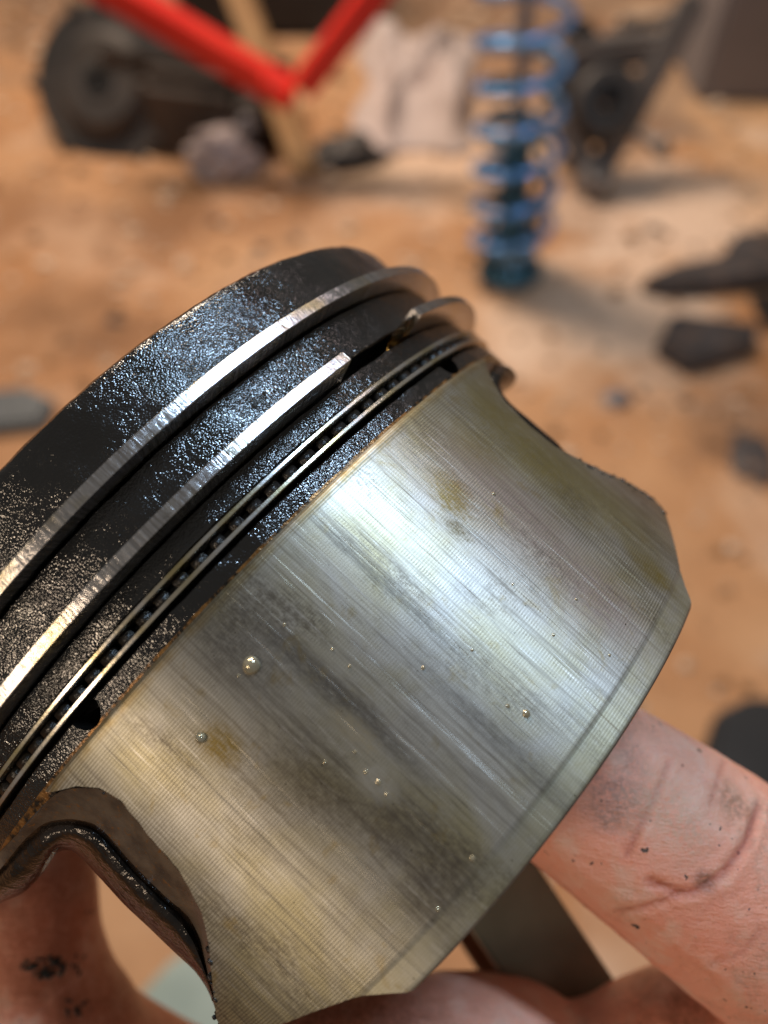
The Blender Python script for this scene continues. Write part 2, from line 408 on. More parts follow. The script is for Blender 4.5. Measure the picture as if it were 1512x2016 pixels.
def mat_floor():
    t = NT('dusty_floor'); v = t.coord('Object')
    n1 = t.noise(v, 1.5, 4, .55, .5); n2 = t.noise(v, 5.5, 4, .6, .3); n3 = t.noise(v, 60, 3)
    c = t.mix(t.ramp(n1, (.38, 0.), (.62, 1.)), (0.42, 0.185, 0.070), (0.62, 0.36, 0.19))
    c = t.mix(t.ramp(n2, (.54, 0.), (.66, .55)), c, (0.27, 0.115, 0.045))
    c = t.mix(t.ramp(t.noise(t.coord('Object', loc=(1, 3, 0)), 2.6, 4, .6, .3), (.52, 0.), (.66, .85)), c, (0.72, 0.50, 0.35))
    c = t.mix(t.ramp(t.noise(t.coord('Object', loc=(4, 2, 0)), 4.5, 3, .6, .3), (.64, 0.), (.70, .6)), c, (0.14, 0.075, 0.04))
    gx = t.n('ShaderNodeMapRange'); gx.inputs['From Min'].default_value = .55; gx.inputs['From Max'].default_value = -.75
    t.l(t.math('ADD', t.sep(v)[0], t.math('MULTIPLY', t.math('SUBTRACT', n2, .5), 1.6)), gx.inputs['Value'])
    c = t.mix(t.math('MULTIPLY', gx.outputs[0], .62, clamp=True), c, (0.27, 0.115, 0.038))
    wv = t.noise(v, 7, 5, .65)
    for px, py, r_, col, k in ((330, 430, .13, (0.16, 0.065, 0.02), .8), (120, 620, .10, (0.17, 0.07, 0.022), .75), (240, 660, .07, (0.17, 0.07, 0.022), .7), (40, 420, .12, (0.20, 0.085, 0.03), .6),
            (1470, 860, .10, (0.20, 0.10, 0.05), .7), (1160, 420, .12, (0.24, 0.13, 0.075), .7), (560, 420, .10, (0.22, 0.10, 0.04), .6), (850, 330, .20, (0.74, 0.52, 0.38), .7), (1330, 420, .22, (0.76, 0.56, 0.43), .8), (1180, 620, .20, (0.76, 0.56, 0.42), .7),
            (1000, 40, .5, (0.20, 0.13, 0.09), .7), (250, -40, .6, (0.17, 0.10, 0.06), .8), (1240, 200, .22, (0.20, 0.15, 0.12), .6), (700, 330, .10, (0.25, 0.16, 0.09), .7)):
        cx = t.n('ShaderNodeVectorMath', operation='DISTANCE'); t.l(v, cx.inputs[0]); cx.inputs[1].default_value = tuple(floor_at(px, py)) if py > -100 else (0, 0, 0)
        m_ = t.n('ShaderNodeMapRange', interpolation_type='SMOOTHSTEP'); m_.inputs['From Min'].default_value = r_ * 1.5; m_.inputs['From Max'].default_value = r_ * .4
        t.l(t.math('ADD', cx.outputs['Value'], t.math('MULTIPLY', t.math('SUBTRACT', wv, .5), r_ * 3.0)), m_.inputs['Value'])
        c = t.mix(t.math('MULTIPLY', m_.outputs[0], k), c, col)
    c = t.mix(t.ramp(t.noise(v, 26, 4, .7), (.58, 0.), (.70, .5)), c, (0.11, 0.055, 0.028))
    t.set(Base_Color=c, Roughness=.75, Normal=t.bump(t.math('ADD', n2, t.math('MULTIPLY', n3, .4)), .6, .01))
    return t.m

M_CARB, M_GRV, M_STEEL, M_RAIL, M_SKIRT, M_EDGE, M_CAST, M_INNER = (mat_carbon(), mat_groove(), mat_steel(), mat_rail(),
    mat_skirt(), mat_edge(), mat_casting(), mat_inner())
M_CRUMB = mat_crumb()
M_OIL = mat_oil('clear_oil', (0.95, 0.93, 0.88))
M_OIL.node_tree.nodes['Principled BSDF'].inputs['Transmission Weight'].default_value = .25
M_OIL.node_tree.nodes['Principled BSDF'].inputs['Metallic'].default_value = .45
M_OIL.node_tree.nodes['Principled BSDF'].inputs['Base Color'].default_value = (0.42, 0.36, 0.24, 1)
M_OIL.node_tree.nodes['Principled BSDF'].inputs['Roughness'].default_value = .08; M_AMBER = mat_oil('amber_oil', (0.75, 0.42, 0.10))

# ------------------------------------------------------------------ setting
me = pydata('floor', [(-6, -2, 0), (6, -2, 0), (6, 9, 0), (-6, 9, 0)], [(0, 1, 2, 3)])
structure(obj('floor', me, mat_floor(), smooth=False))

# ------------------------------------------------------------------ piston
piston = empty('piston', PM)
tag(piston, 'worn metal piston held in a greasy hand, black with wet carbon round its rings', 'piston')

def lathe(name, prof, mats, nseg=360, closed=True, a0=0.0, a1=2 * math.pi, mi=None, parent=piston, jig=None, refR=43.0):
    """prof: list of (r, z) in mm, outside seen left to right going down; swept round local Z"""
    full = abs(a1 - a0 - 2 * math.pi) < 1e-6
    cols = nseg + 1                                   # duplicate seam column so the UV does not wrap
    V, UV, F, MI = [], [], [], []
    P = len(prof)
    for j in range(cols):
        a = a0 + (a1 - a0) * j / nseg
        ca, sa = math.cos(a), math.sin(a)
        acc = 0
        for i, (r, z) in enumerate(prof):
            if jig: r, z = jig(a, i, r, z)
            V.append((r * ca * MM, r * sa * MM, z * MM))
            if i: acc += math.hypot(prof[i][0] - prof[i - 1][0], prof[i][1] - prof[i - 1][1])
            UV.append((a * refR, -acc + prof[0][1]))
    rows = P if closed else P - 1
    for j in range(nseg):
        for i in range(rows):
            k = (i + 1) % P
            F.append((j * P + i, j * P + k, (j + 1) * P + k, (j + 1) * P + i)); MI.append(mi[i] if mi else 0)
    if not full and closed:
        F.append(tuple(range(P))[::-1]); F.append(tuple((cols - 1) * P + i for i in range(P)))
        MI += [0, 0]
    me = pydata(name, V, F, UV, MI)
    bm = bmesh.new(); bm.from_mesh(me)
    if full: bmesh.ops.remove_doubles(bm, verts=bm.verts, dist=1e-7)
    bmesh.ops.recalc_face_normals(bm, faces=bm.faces)
    bm.to_mesh(me); bm.free()
    return autosmooth(obj(name, me, mats, parent))

BACK = math.pi                                        # sweep seams sit at the back of the piston
def rough_edge(a, i, r, z):
    k = noise.noise((r * math.cos(a) * .35, r * math.sin(a) * .35, z * .35 + 3)) * .10 \
      + noise.noise((r * math.cos(a) * 1.7, r * math.sin(a) * 1.7, z * 1.7)) * .05
    return r + k, z + k * .6

zc = 19.66
prof = [(0.05, zc + .1), (20, zc + .1), (40.6, zc), (41.3, zc - .12), (41.75, zc - .5)]
prof += [(41.85, zc - .5 - (6.3) * k / 14) for k in range(1, 14)]
prof += [(41.9, 13.05), (38.2, 13.05), (36.5, 13.2), (0.05, 13.5)]
lathe('crown', prof, M_CARB, 540, a0=-BACK, a1=BACK, jig=rough_edge)
lathe('ring_groove', [(37.9, 13.5), (37.9, 11.4), (36.0, 11.4), (36.0, 13.5)], M_GRV, 240, a0=-BACK, a1=BACK)
def land(name, z1, z0, r, mat, rin=36.0, cut=99):
    n = 9
    pr = [(rin, z1), (r - .15, z1)] + [(r, z1 - .12 - (z1 - z0 - .24) * k / n) for k in range(n + 1)] + [(r - .15, z0), (rin, z0)]
    return lathe(name, pr, mat, 540, a0=-BACK, a1=BACK, mi=[int(i >= cut) for i in range(len(pr))], jig=lambda a, i, r, z: rough_edge(a, i, r, z) if r > 40 else (r, z))
land('second_land', 11.45, 7.22, 41.95, M_CARB)
lathe('ring_groove', [(37.9, 7.3), (37.9, 5.9), (36.0, 5.9), (36.0, 7.3)], M_GRV, 240, a0=-BACK, a1=BACK)
land('third_land', 5.93, 4.0, 42.0, M_CARB)
lathe('ring_groove', [(38.3, 4.1), (38.3, 1.6), (36.0, 1.6), (36.0, 4.1)], M_GRV, 240, a0=-BACK, a1=BACK)
lower = land('lower_land', 1.72, -0.95, 42.35, [M_CARB, mat_varnish()], 34.5, 7)

# oil drain notches cut in the lower land
def notch_cutters():
    out = []
    for phi in (-30.5, 32.5, 150, -150):
        bm = bmesh.new()
        bmesh.ops.create_cone(bm, cap_ends=True, segments=28, radius1=1.45 * MM, radius2=1.45 * MM, depth=7.5 * MM)
        a = RAD(phi)
        mt = Matrix.Translation((40.2 * MM * math.cos(a), 40.2 * MM * math.sin(a), 1.55 * MM)) @ Matrix.Rotation(a, 4, 'Z') @ Matrix.Rotation(RAD(90), 4, 'Y')
        bmesh.ops.transform(bm, matrix=mt, verts=bm.verts)
        m = bpy.data.meshes.new('cut'); bm.to_mesh(m); bm.free()
        out.append(m)
    return out
for m in notch_cutters():
    co = bpy.data.objects.new('cut', m); COL.objects.link(co); co.parent = piston
    md = lower.modifiers.new('b', 'BOOLEAN'); md.operation = 'DIFFERENCE'; md.object = co; md.solver = 'EXACT'
    bpy.context.view_layer.update()
    dg = bpy.context.evaluated_depsgraph_get()
    nm = bpy.data.meshes.new_from_object(lower.evaluated_get(dg), preserve_all_data_layers=True, depsgraph=dg)
    lower.modifiers.clear(); lower.data = nm
    bpy.data.objects.remove(co)

# rings
def ring(name, z1, z0, rout, rin, a0, a1, mat, bev=.07, nseg=420, off=(0, 0)):
    pr = [(rin, z1), (rout - bev, z1), (rout - bev * .3, z1 - bev * .3), (rout, z1 - bev), (rout, z1 - bev * 1.3), (rout, z1 - bev * 1.6), (rout, (z1 + z0) / 2), (rout, z0 + bev * 1.6), (rout, z0 + bev * 1.3), (rout, z0 + bev), (rout - bev * .3, z0 + bev * .3), (rout - bev, z0), (rin, z0)]
    # UV v must follow height only
    o = lathe(name, pr, mat, nseg, a0=RAD(a0), a1=RAD(a1))
    o.location = (off[0] * MM, off[1] * MM, 0)
    return o
phi_of = lambda theta: math.degrees(TH0) - theta
r1 = ring('compression_ring', 12.78, 11.62, 44.25, 40.4, -176, 176, M_STEEL)
r1['label'] = 'top compression ring with a bright hatched steel face'
r2 = ring('compression_ring', 7.10, 6.04, 44.85, 41.0, phi_of(-40.2), phi_of(-25.4) + 360, M_STEEL)
r2['label'] = 'second compression ring with a wide open gap'
ring('oil_rail', 3.80, 3.42, 42.85, 40.0, -170, 170, M_RAIL, .07)
ring('oil_rail', 2.47, 2.09, 42.85, 40.0, -160, 185, M_RAIL, .07)
bm = bmesh.new()
for k in range(132):
    a = 2 * math.pi * k / 132
    w = .60 + .22 * random.random()
    bmesh.ops.create_cube(bm, size=1, matrix=Matrix.Rotation(a, 4, 'Z') @ Matrix.Translation((41.35 * MM, 0, 2.9 * MM)) @ Matrix.Diagonal((1.5 * MM, 2 * w * MM, .80 * MM, 1)))
bmesh.ops.bevel(bm, geom=bm.edges[:], offset=.10 * MM, segments=2, affect='EDGES')
ex = obj('expander', bm, M_CRUMB, piston)
lathe('expander_band', [(40.7, 3.2), (40.7, 2.6), (39.6, 2.6), (39.6, 3.2)], M_GRV, 240, a0=-BACK, a1=BACK)

# skirts : slipper outline, half width (degrees) against distance below the skirt top (mm)
HZ = np.array([0, 1.5, 2.4, 4.2, 5.2, 8.3, 11.5, 13, 15.2, 17.3, 20, 22, 23.3, 24.2, 25.0, 26.05, 27.3, 28.6, 29.5, 30.0])
HW = np.array([42, 38.2, 36.6, 34.6, 33.8, 33.2, 33.7, 34.8, 36.8, 39.0, 42.6, 44.3, 44.6, 43.9, 40.2, 36.2, 31.8, 29.2, 27.8, 26.9])
HZL = np.array([0, 1.8, 3.3, 5.1, 8.2, 11.7, 13, 15.4, 17.3, 20, 21.8, 22.6, 23.4, 24.4, 25.3, 26.05, 27.3, 28.65, 29.5, 30.0])
HWL = np.array([41, 36.7, 34.8, 34.1, 34.7, 35.1, 35.6, 37.0, 39.1, 43.2, 46.0, 46.4, 45.4, 42.4, 39.3, 35.7, 31.2, 28.8, 27.4, 26.5])
def half(z, side=1):
    return float(np.interp(z, HZ, HW) if side > 0 else np.interp(z, HZL, HWL))
def skirt(rot, name='skirt'):
    NU, NZ = 110, 150
    zs = [30.0 * i / NZ for i in range(NZ + 1)]
    V, UV, F, MI = [], [], [], []
    def rout(z, u):
        r = 43.0
        if z < .5: r = 42.45 + .55 * math.sin(z / .5 * math.pi / 2)          # step up from the land
        if z > 27.4: r -= .10 + (z - 27.4) * .03                              # relieved tail strip
        if z > 29.6: r -= (z - 29.6) ** 2 * 1.6
        return r - .10 * max(0, abs(u) - .8) ** 2 * 25 * .5
    th = lambda z: 3.0 - .028 * z
    W = NU + 1
    for lay in (0, 1):
        for z in zs:
            jit = (.12 * noise.noise((z * .9, rot, 1)) if lay == 0 else 0)
            for j in range(W):
                u = -1 + 2 * j / NU
                hh = RAD(half(z, u) + jit - (0.0 if lay == 0 else 0.6))
                a = u * hh
                r = rout(z, u) if lay == 0 else 43.0 - th(z)
                V.append((r * math.cos(a) * MM, r * math.sin(a) * MM, -z * MM))
                UV.append((a * 43 + rot * 37, -z))
    N = W * (NZ + 1)
    for i in range(NZ):
        for j in range(NU):
            q = i * W + j
            F.append((q, q + W, q + W + 1, q + 1)); MI.append(1 if zs[i] > 29.72 else 0)
            F.append((N + q, N + q + 1, N + q + W + 1, N + q + W)); MI.append(2)
    def strip(A, B, m):
        for k in range(len(A) - 1):
            F.append((A[k], A[k + 1], B[k + 1], B[k])); MI.append(m)
    for col, flip in ((0, 1), (NU, 0)):
        A = [i * W + col for i in range(NZ + 1)]; B = [N + q for q in A]
        strip(*((A, B) if flip else (B, A)), 1)
    A = [NZ * W + j for j in range(W)]; B = [N + q for q in A]; strip(A, B, 1)
    A = list(range(W)); B = [N + q for q in A]; strip(B, A, 1)
    me = pydata(name, V, F, UV, MI)
    bm = bmesh.new(); bm.from_mesh(me); bmesh.ops.recalc_face_normals(bm, faces=bm.faces); bm.to_mesh(me); bm.free()
    o = autosmooth(obj(name, me, [M_SKIRT, M_EDGE, M_INNER], piston), 40)
    o.rotation_euler = (0, 0, rot)
    return o
front = skirt(0.0); front['label'] = 'scuffed skirt face with turning lines, scratches and varnish stains'
rear = skirt(math.pi)

# cast flange that rolls round the arch from the skirt edge to the pin boss
def resample(pts, n):
    P = np.array(pts, float); L = np.concatenate([[0], np.cumsum(np.linalg.norm(np.diff(P, axis=0), axis=1))])
    t = np.linspace(0, L[-1], n); Q = np.stack([np.interp(t, L, P[:, k]) for k in (0, 1)], 1)
    for _ in range(4):
        Q[1:-1] = .25 * Q[:-2] + .5 * Q[1:-1] + .25 * Q[2:]
    return Q
OUT = [(-110, 1790), (0, 1676), (65, 1610), (112, 1558), (150, 1549), (200, 1551), (240, 1575), (290, 1640), (350, 1710), (372, 1742), (400, 1800), (413, 1860), (422, 1940), (432, 1985)]
MID = [(-120, 1850), (0, 1712), (50, 1650), (88, 1618), (139, 1611), (185, 1620), (208, 1639), (259, 1699), (324, 1764), (370, 1801), (393, 1843), (407, 1907), (418, 1950), (428, 1985)]
INN = [(-130, 1870), (-40, 1800), (0, 1778), (46, 1759), (79, 1727), (111, 1676), (139, 1671), (157, 1685), (199, 1731), (245, 1782), (296, 1829), (338, 1870), (384, 1912), (407, 1945), (424, 1985)]
def arch_flange():
    n = 110
    O, M_, I = resample(OUT, n), resample(MID, n), resample(INN, n)
    rows = []
    for k in range(n):
        dn = (O[k] - M_[k]); dn = dn / (np.linalg.norm(dn) + 1e-6)
        fk = min(1, max(0, (k - 24) / 10))
        po = unproj(*(O[k] + dn * 26 * fk), R=42.85 - 1.3 * fk)
        zo = unproj(*O[k], R=42.85)[2]
        def q(px, dz): return np.array([(px[0] - 756) / FPX, (px[1] - 1008) / FPX, 1.0]) * (zo + dz)
        wob = .25 * noise.noise((k * .17, 1, 2))
        pts = [po, q(O[k] * .98 + M_[k] * .02, .25), q(O[k] * .45 + M_[k] * .55, 1.6), q(M_[k], 2.6)]
        for f in (.12, .28, .45, .62, .78, .9, 1.0):
            pts.append(q(M_[k] * (1 - f) + I[k] * f, 3.7 + 2.6 * f - (1.9 + wob) * math.sin(f * math.pi) + (1.2 * (f > .95))))
        pts.append(q(I[k] * .95 + M_[k] * .05, 10.5)); pts.append(q(I[k] * .4 + O[k] * .6, 11)); pts.append(q(O[k], 4.0))
        rows.append([to_local(p) for p in pts])
    return rows
def build_flange(mirror, rot):
    rows = FLR[30:] if mirror else FLR; P = len(rows[0]); V, F, MI = [], [], []
    for r in rows:
        for p in r: V.append((p.x, -p.y if mirror else p.y, p.z))
    for k in range(len(rows) - 1):
        for i in range(P):
            j = (i + 1) % P
            F.append((k * P + i, k * P + j, (k + 1) * P + j, (k + 1) * P + i)); MI.append(0 if i < 3 else 1)
    F.append(tuple(range(P))); F.append(tuple((len(rows) - 1) * P + i for i in range(P))); MI += [1, 1]
    me = pydata('arch_flange', V, F, None, MI)
    bm = bmesh.new(); bm.from_mesh(me); bmesh.ops.recalc_face_normals(bm, faces=bm.faces); bm.to_mesh(me); bm.free()
    o = obj('arch_flange', me, [M_EDGE, M_CAST], piston); o.rotation_euler = (0, 0, rot)
    return autosmooth(o, 50)
FLR = arch_flange()
for mir, rot in ((False, 0), (True, -RAD(4)), (False, math.pi), (True, math.pi - RAD(4))): build_flange(mir, rot)

# wrist pin bosses
def boss(sgn):
    bm = bmesh.new()
    segs = 40
    pr = [(8.6, 9.0), (12.2, 9.0), (13.0, 9.8), (13.0, 22.4), (12.4, 23.0), (8.6, 23.0)]
    rr = []
    for j in range(segs):
        a = 2 * math.pi * j / segs
        rr.append([bm.verts.new((r * math.cos(a) * MM, sgn * y * MM, (-11.5 + r * math.sin(a) * (1.0 if math.sin(a) < 0 else 1.0)) * MM)) for r, y in pr])
    for j in range(segs):
        A, B = rr[j], rr[(j + 1) % segs]
        for i in range(len(pr)):
            k = (i + 1) % len(pr); bm.faces.new((A[i], A[k], B[k], B[i]))
    # pillar up to the crown
    m = bmesh.ops.create_cube(bm, size=1, matrix=Matrix.Translation((0, sgn * 16 * MM, 7.2 * MM)) @ Matrix.Diagonal((23 * MM, 13 * MM, 15 * MM, 1)))
    bmesh.ops.bevel(bm, geom=list({e for v in m['verts'] for e in v.link_edges}), offset=2.2 * MM, segments=3, affect='EDGES')
    bmesh.ops.recalc_face_normals(bm, faces=bm.faces)
    return autosmooth(obj('pin_boss', bm, M_CAST, piston), 40)
boss(1); boss(-1)

# wrist pin and connecting rod
lathe('wrist_pin', [(8.4, 24), (8.5, 23.6), (8.5, -23.6), (8.4, -24), (5, -24), (5, 24)], M_RAIL, 48).matrix_local = Matrix.Translation((0, 0, -11.5 * MM)) @ Matrix.Rotation(RAD(90), 4, 'X')
rodA, rodB = to_local((-5.5, 20.6, 98.9)), to_local((47, 101, 103))
def make_rod():
    d = (rodB - rodA); L = d.length; d.normalize()
    side = Vector((0, 1, 0)); side = (side - d * side.dot(d)).normalized(); fwd = side.cross(d)
    M = Matrix((side, d, fwd)).transposed().to_4x4(); M.translation = rodA
    bm = bmesh.new()
    # I beam : profile across (x: pin direction = thickness, z: width)
    pr = [(-5.5, -7), (5.5, -7), (5.5, -4.6), (1.8, -3.4), (1.8, 3.4), (5.5, 4.6), (5.5, 7), (-5.5, 7), (-5.5, 4.6), (-1.8, 3.4), (-1.8, -3.4), (-5.5, -4.6)]
    rr = []
    for k in range(9):
        f = k / 8; w = 1.0 + .42 * f
        rr.append([bm.verts.new((x * MM, L * f, z * w * MM)) for x, z in pr])
    for A, B in zip(rr, rr[1:]):
        for j in range(12): bm.faces.new((A[j], A[(j + 1) % 12], B[(j + 1) % 12], B[j]))
    bm.faces.new(rr[0]); bm.faces.new(rr[-1])
    bmesh.ops.bevel(bm, geom=bm.edges[:], offset=.35 * MM, segments=2, affect='EDGES')
    for cy, ro, ri, hw in ((0, 14, 8.7, 7.5), (L + .018, 29, 22, 10)):
        rr = []
        for j in range(40):
            a = 2 * math.pi * j / 40
            rr.append([bm.verts.new((x * MM, cy + r * MM * math.cos(a), r * MM * math.sin(a))) for r, x in ((ri, -hw), (ro - .6, -hw), (ro, -hw + .6), (ro, hw - .6), (ro - .6, hw), (ri, hw))])
        for j in range(40):
            A, B = rr[j], rr[(j + 1) % 40]
            for i in range(6): bm.faces.new((A[i], A[(i + 1) % 6], B[(i + 1) % 6], B[i]))
    bmesh.ops.recalc_face_normals(bm, faces=bm.faces)
    o = autosmooth(obj('connecting_rod', bm, M_INNER, piston), 40); o.matrix_local = M
make_rod()

# oil drops
def at_local(theta, z, r=43.0):
    a = RAD(phi_of(theta))
    return Vector((r * math.cos(a) * MM, r * math.sin(a) * MM, -z * MM)), a
def drop(theta, z, w, l_, h, mat, name='oil_drop', r=43.0, par=piston):
    p, a = at_local(theta, z, r)
    bm = bmesh.new(); bmesh.ops.create_icosphere(bm, subdivisions=4, radius=1)
    for v in bm.verts:
        v.co *= 1 + .10 * noise.noise(v.co * 1.3 + Vector((theta, z, 0)))
    mt = Matrix.Translation(p) @ Matrix.Rotation(a, 4, 'Z') @ Matrix.Diagonal((h * MM, w * MM, l_ * MM, 1))
    bmesh.ops.transform(bm, matrix=mt, verts=bm.verts)
    return obj(name, bm, mat, par)
drop(5.48, 5.56, .66, .66, .50, M_OIL, par=front)
drop(14.03, 6.42, .40, .44, .42, M_OIL, par=front)
for px, py, r_ in ((833, 1315, .16), (1036, 1405, .30), (688, 1312, .14), (655, 1278, .12), (745, 1540, .2), (760, 1565, .14), (930, 1690, .22), (862, 1790, .16), (1010, 1150, .12), (1090, 1250, .14),
                   (972, 972, .16), (1000, 1390, .14), (560, 1230, .12), (470, 1330, .12), (640, 1500, .13), (930, 1280, .12), (1135, 1180, .12), (720, 1520, .16), (700, 1480, .12), (1200, 1290, .13)):
    q_ = unproj(px, py); p_ = to_local(q_)
    drop(math.degrees(TH0 - math.atan2(p_.y, p_.x)), -p_.z / MM, r_, r_ * random.uniform(.9, 1.3), r_ * .55, M_OIL, par=front)
for px, py, r_ in ((500, 800, .22), (478, 838, .15), (520, 775, .18), (455, 850, .12), (398, 877, .12), (440, 880, .14), (505, 838, .12), (310, 965, .13), (235, 1055, .14), (540, 770, .12), (425, 1140, .16), (430, 1165, .12), (540, 1075, .14), (355, 1240, .12)):
    q_ = unproj(px, py, 41.95); p_ = to_local(q_)
    drop(math.degrees(TH0 - math.atan2(p_.y, p_.x)), -p_.z / MM, r_, r_, r_ * .8, M_CRUMB, name='oil_bead', r=41.95)
drop(-39.2, -6.55, 1.0, .50, 2.2, M_AMBER, r=42.2)
for th_, z_, s_ in ((-15.5, -4.9, .34), (-20.6, -5.4, .0),):
    pass

# crumbs of carbon on the edges
def crumbs(name, spots, parent):
    bm = bmesh.new()
    for p, s in spots:
        b2 = bmesh.ops.create_icosphere(bm, subdivisions=2, radius=1)
        sc = Vector((random.uniform(.6, 1.2), random.uniform(.6, 1.2), random.uniform(.6, 1.2))) * s * MM
        off = Vector((random.random() * 9, random.random() * 9, random.random() * 9))
        for v in b2['verts']:
            k = 1 + .45 * noise.noise(v.co * 1.6 + off)
            v.co = Vector((v.co.x * sc.x, v.co.y * sc.y, v.co.z * sc.z)) * k + p
    o = obj(name, bm, M_CRUMB, parent); o['kind'] = 'stuff'
    return o
sp = []
for k in range(46):
    z = random.uniform(14, 25); s = random.choice((.08, .10, .13, .20))
    a = RAD(half(z)) * 1.0 - RAD(random.uniform(-.2, 1.2))
    sp.append((Vector((42.95 * math.cos(a) * MM, 42.95 * math.sin(a) * MM, -z * MM)), s))
for k in range(70):
    z = random.choice((random.uniform(16, 22.5), random.uniform(19, 22.5), random.uniform(0.5, 4))); s = random.choice((.08, .12, .2, .3))
    a = -RAD(half(z, -1)) + RAD(random.uniform(-.4, .7))
    sp.append((Vector((random.uniform(42.2, 43) * math.cos(a) * MM, random.uniform(42.2, 43) * math.sin(a) * MM, -z * MM)), s))
for k in range(40):                                   # on the left rib
    z = random.uniform(2, 22); a = -RAD(half(z, -1) - .8); r = random.uniform(37.0, 42)
    sp.append((Vector((r * math.cos(a) * MM, r * math.sin(a) * MM, -z * MM)) , random.choice((.1, .14, .2))))
crumbs('carbon_crumbs', sp, piston)

# ------------------------------------------------------------------ hand
def tube_into(bm, pts, n=26):
    """pts: list of (x, y, z, radius across, radius deep) measured from the lens in mm; smooth chain with round ends"""
    P = np.array(pts, float)
    m = len(P); T = np.linspace(0, m - 1, (m - 1) * 14 + 1)
    def cr(t):
        i = min(int(t), m - 2); f = t - i
        p0, p1, p2, p3 = P[max(i - 1, 0)], P[i], P[i + 1], P[min(i + 2, m - 1)]
        return .5 * ((2 * p1) + (-p0 + p2) * f + (2 * p0 - 5 * p1 + 4 * p2 - p3) * f * f + (-p0 + 3 * p1 - 3 * p2 + p3) * f ** 3)
    Q = [cr(t) for t in T]
    def frame(k):
        d = Vector(Q[min(k + 1, len(Q) - 1)][:3] - Q[max(k - 1, 0)][:3]).normalized()
        side = d.cross(Vector((0, 0, 1))).normalized(); up = side.cross(d).normalized()
        return d, side, up
    rr = []
    def circle(c, side, up, ra, rb):
        return [bm.verts.new(c + side * (ra * math.cos(t)) + up * (rb * math.sin(t))) for t in np.linspace(0, 2 * math.pi, n + 1)[:-1]]
    for end in (0, 1):
        pass
    d, s_, u_ = frame(0); c = Vector(Q[0][:3])
    for t in (.98, .85, .6, .3):
        k = math.sqrt(1 - t * t); rr.append(circle(c - d * (t * Q[0][3]), s_, u_, Q[0][3] * k, Q[0][4] * k))
    for k in range(len(Q)):
        d, s_, u_ = frame(k); rr.append(circle(Vector(Q[k][:3]), s_, u_, Q[k][3], Q[k][4]))
    d, s_, u_ = frame(len(Q) - 1); c = Vector(Q[-1][:3])
    for t in (.3, .6, .85, .98):
        k = math.sqrt(1 - t * t); rr.append(circle(c + d * (t * Q[-1][3]), s_, u_, Q[-1][3] * k, Q[-1][4] * k))
    for A, B in zip(rr, rr[1:]):
        for j in range(n): bm.faces.new((A[j], A[(j + 1) % n], B[(j + 1) % n], B[j]))
    bm.faces.new(rr[0][::-1]); bm.faces.new(rr[-1])

FING = {
 'index': [(8, 19, 82, 7.5, 6.5), (14, 24, 81, 8.8, 7.8), (23, 29.5, 79, 9.9, 8.8), (31, 35, 78, 10.6, 9.4), (41, 42.5, 79, 11.4, 10.2), (54, 53, 84, 12.2, 11), (62, 70, 98, 13, 12), (54, 92, 116, 14, 14)],
 'middle': [(-15, 64, 80, 7.4, 7), (-7, 62.5, 82, 8.8, 8), (4, 62.5, 86, 9.6, 9), (14, 64, 88, 9.8, 9.2), (20, 66.5, 88, 9.2, 9), (27, 66, 88, 9.8, 9.2), (38, 64, 90, 10.8, 10), (52, 72, 98, 12, 12), (52, 96, 120, 14, 14)],
 'ring': [(-18, 82, 90, 7.4, 7), (0, 84, 90, 9, 8.4), (18, 88, 94, 10, 9), (34, 96, 102, 11, 10.5), (42, 110, 122, 13, 13)],
 'pinky': [(-10, 102, 96, 6.6, 6.2), (6, 104, 98, 8, 7.4), (20, 108, 104, 9, 8.4), (30, 118, 122, 11.5, 11.5)],
 'thumb': [(-44, 39, 93, 7.5, 6.8), (-44.5, 45, 93, 9.4, 8.6), (-44.6, 54, 93, 10.4, 10), (-43, 64, 94, 12.5, 11), (-39, 76, 100, 13.5, 12), (-24, 98, 114, 16, 15), (0, 114, 124, 20, 17)],
 'palm_a': [(50, 100, 126, 15, 15), (30, 106, 136, 19, 16), (8, 112, 138, 20, 17), (-6, 120, 134, 20, 17)],
 'palm_b': [(40, 116, 128, 15, 15), (26, 126, 134, 20, 16), (8, 134, 134, 22, 17)],
 'heel': [(4, 120, 134, 22, 18), (14, 142, 134, 27, 19), (22, 168, 132, 26, 19), (30, 207, 128, 29, 22), (44, 262, 124, 34, 28), (60, 330, 120, 38, 32)],
}
bm = bmesh.new()
for k, pts in FING.items(): tube_into(bm, pts)
hm = bpy.data.meshes.new('hand'); bm.to_mesh(hm); bm.free()
hm.transform(Matrix.Diagonal((1, -1, -1, 1)) @ Matrix.Scale(MM, 4)); hm.transform(Matrix.Identity(4))
tmp = bpy.data.objects.new('hand', hm); COL.objects.link(tmp)
md = tmp.modifiers.new('r', 'REMESH'); md.mode = 'VOXEL'; md.voxel_size = 0.5 * MM
md = tmp.modifiers.new('s', 'SMOOTH'); md.iterations = 14; md.factor = .5
bpy.context.view_layer.update()
dg = bpy.context.evaluated_depsgraph_get()
hmesh = bpy.data.meshes.new_from_object(tmp.evaluated_get(dg), depsgraph=dg)
bpy.data.objects.remove(tmp)
nv = len(hmesh.vertices)
co = np.zeros(nv * 3, np.float32); hmesh.vertices.foreach_get('co', co); co = co.reshape(-1, 3).astype(float)
no = np.zeros(nv * 3, np.float32); hmesh.vertices.foreach_get('normal', no); no = no.reshape(-1, 3).astype(float)
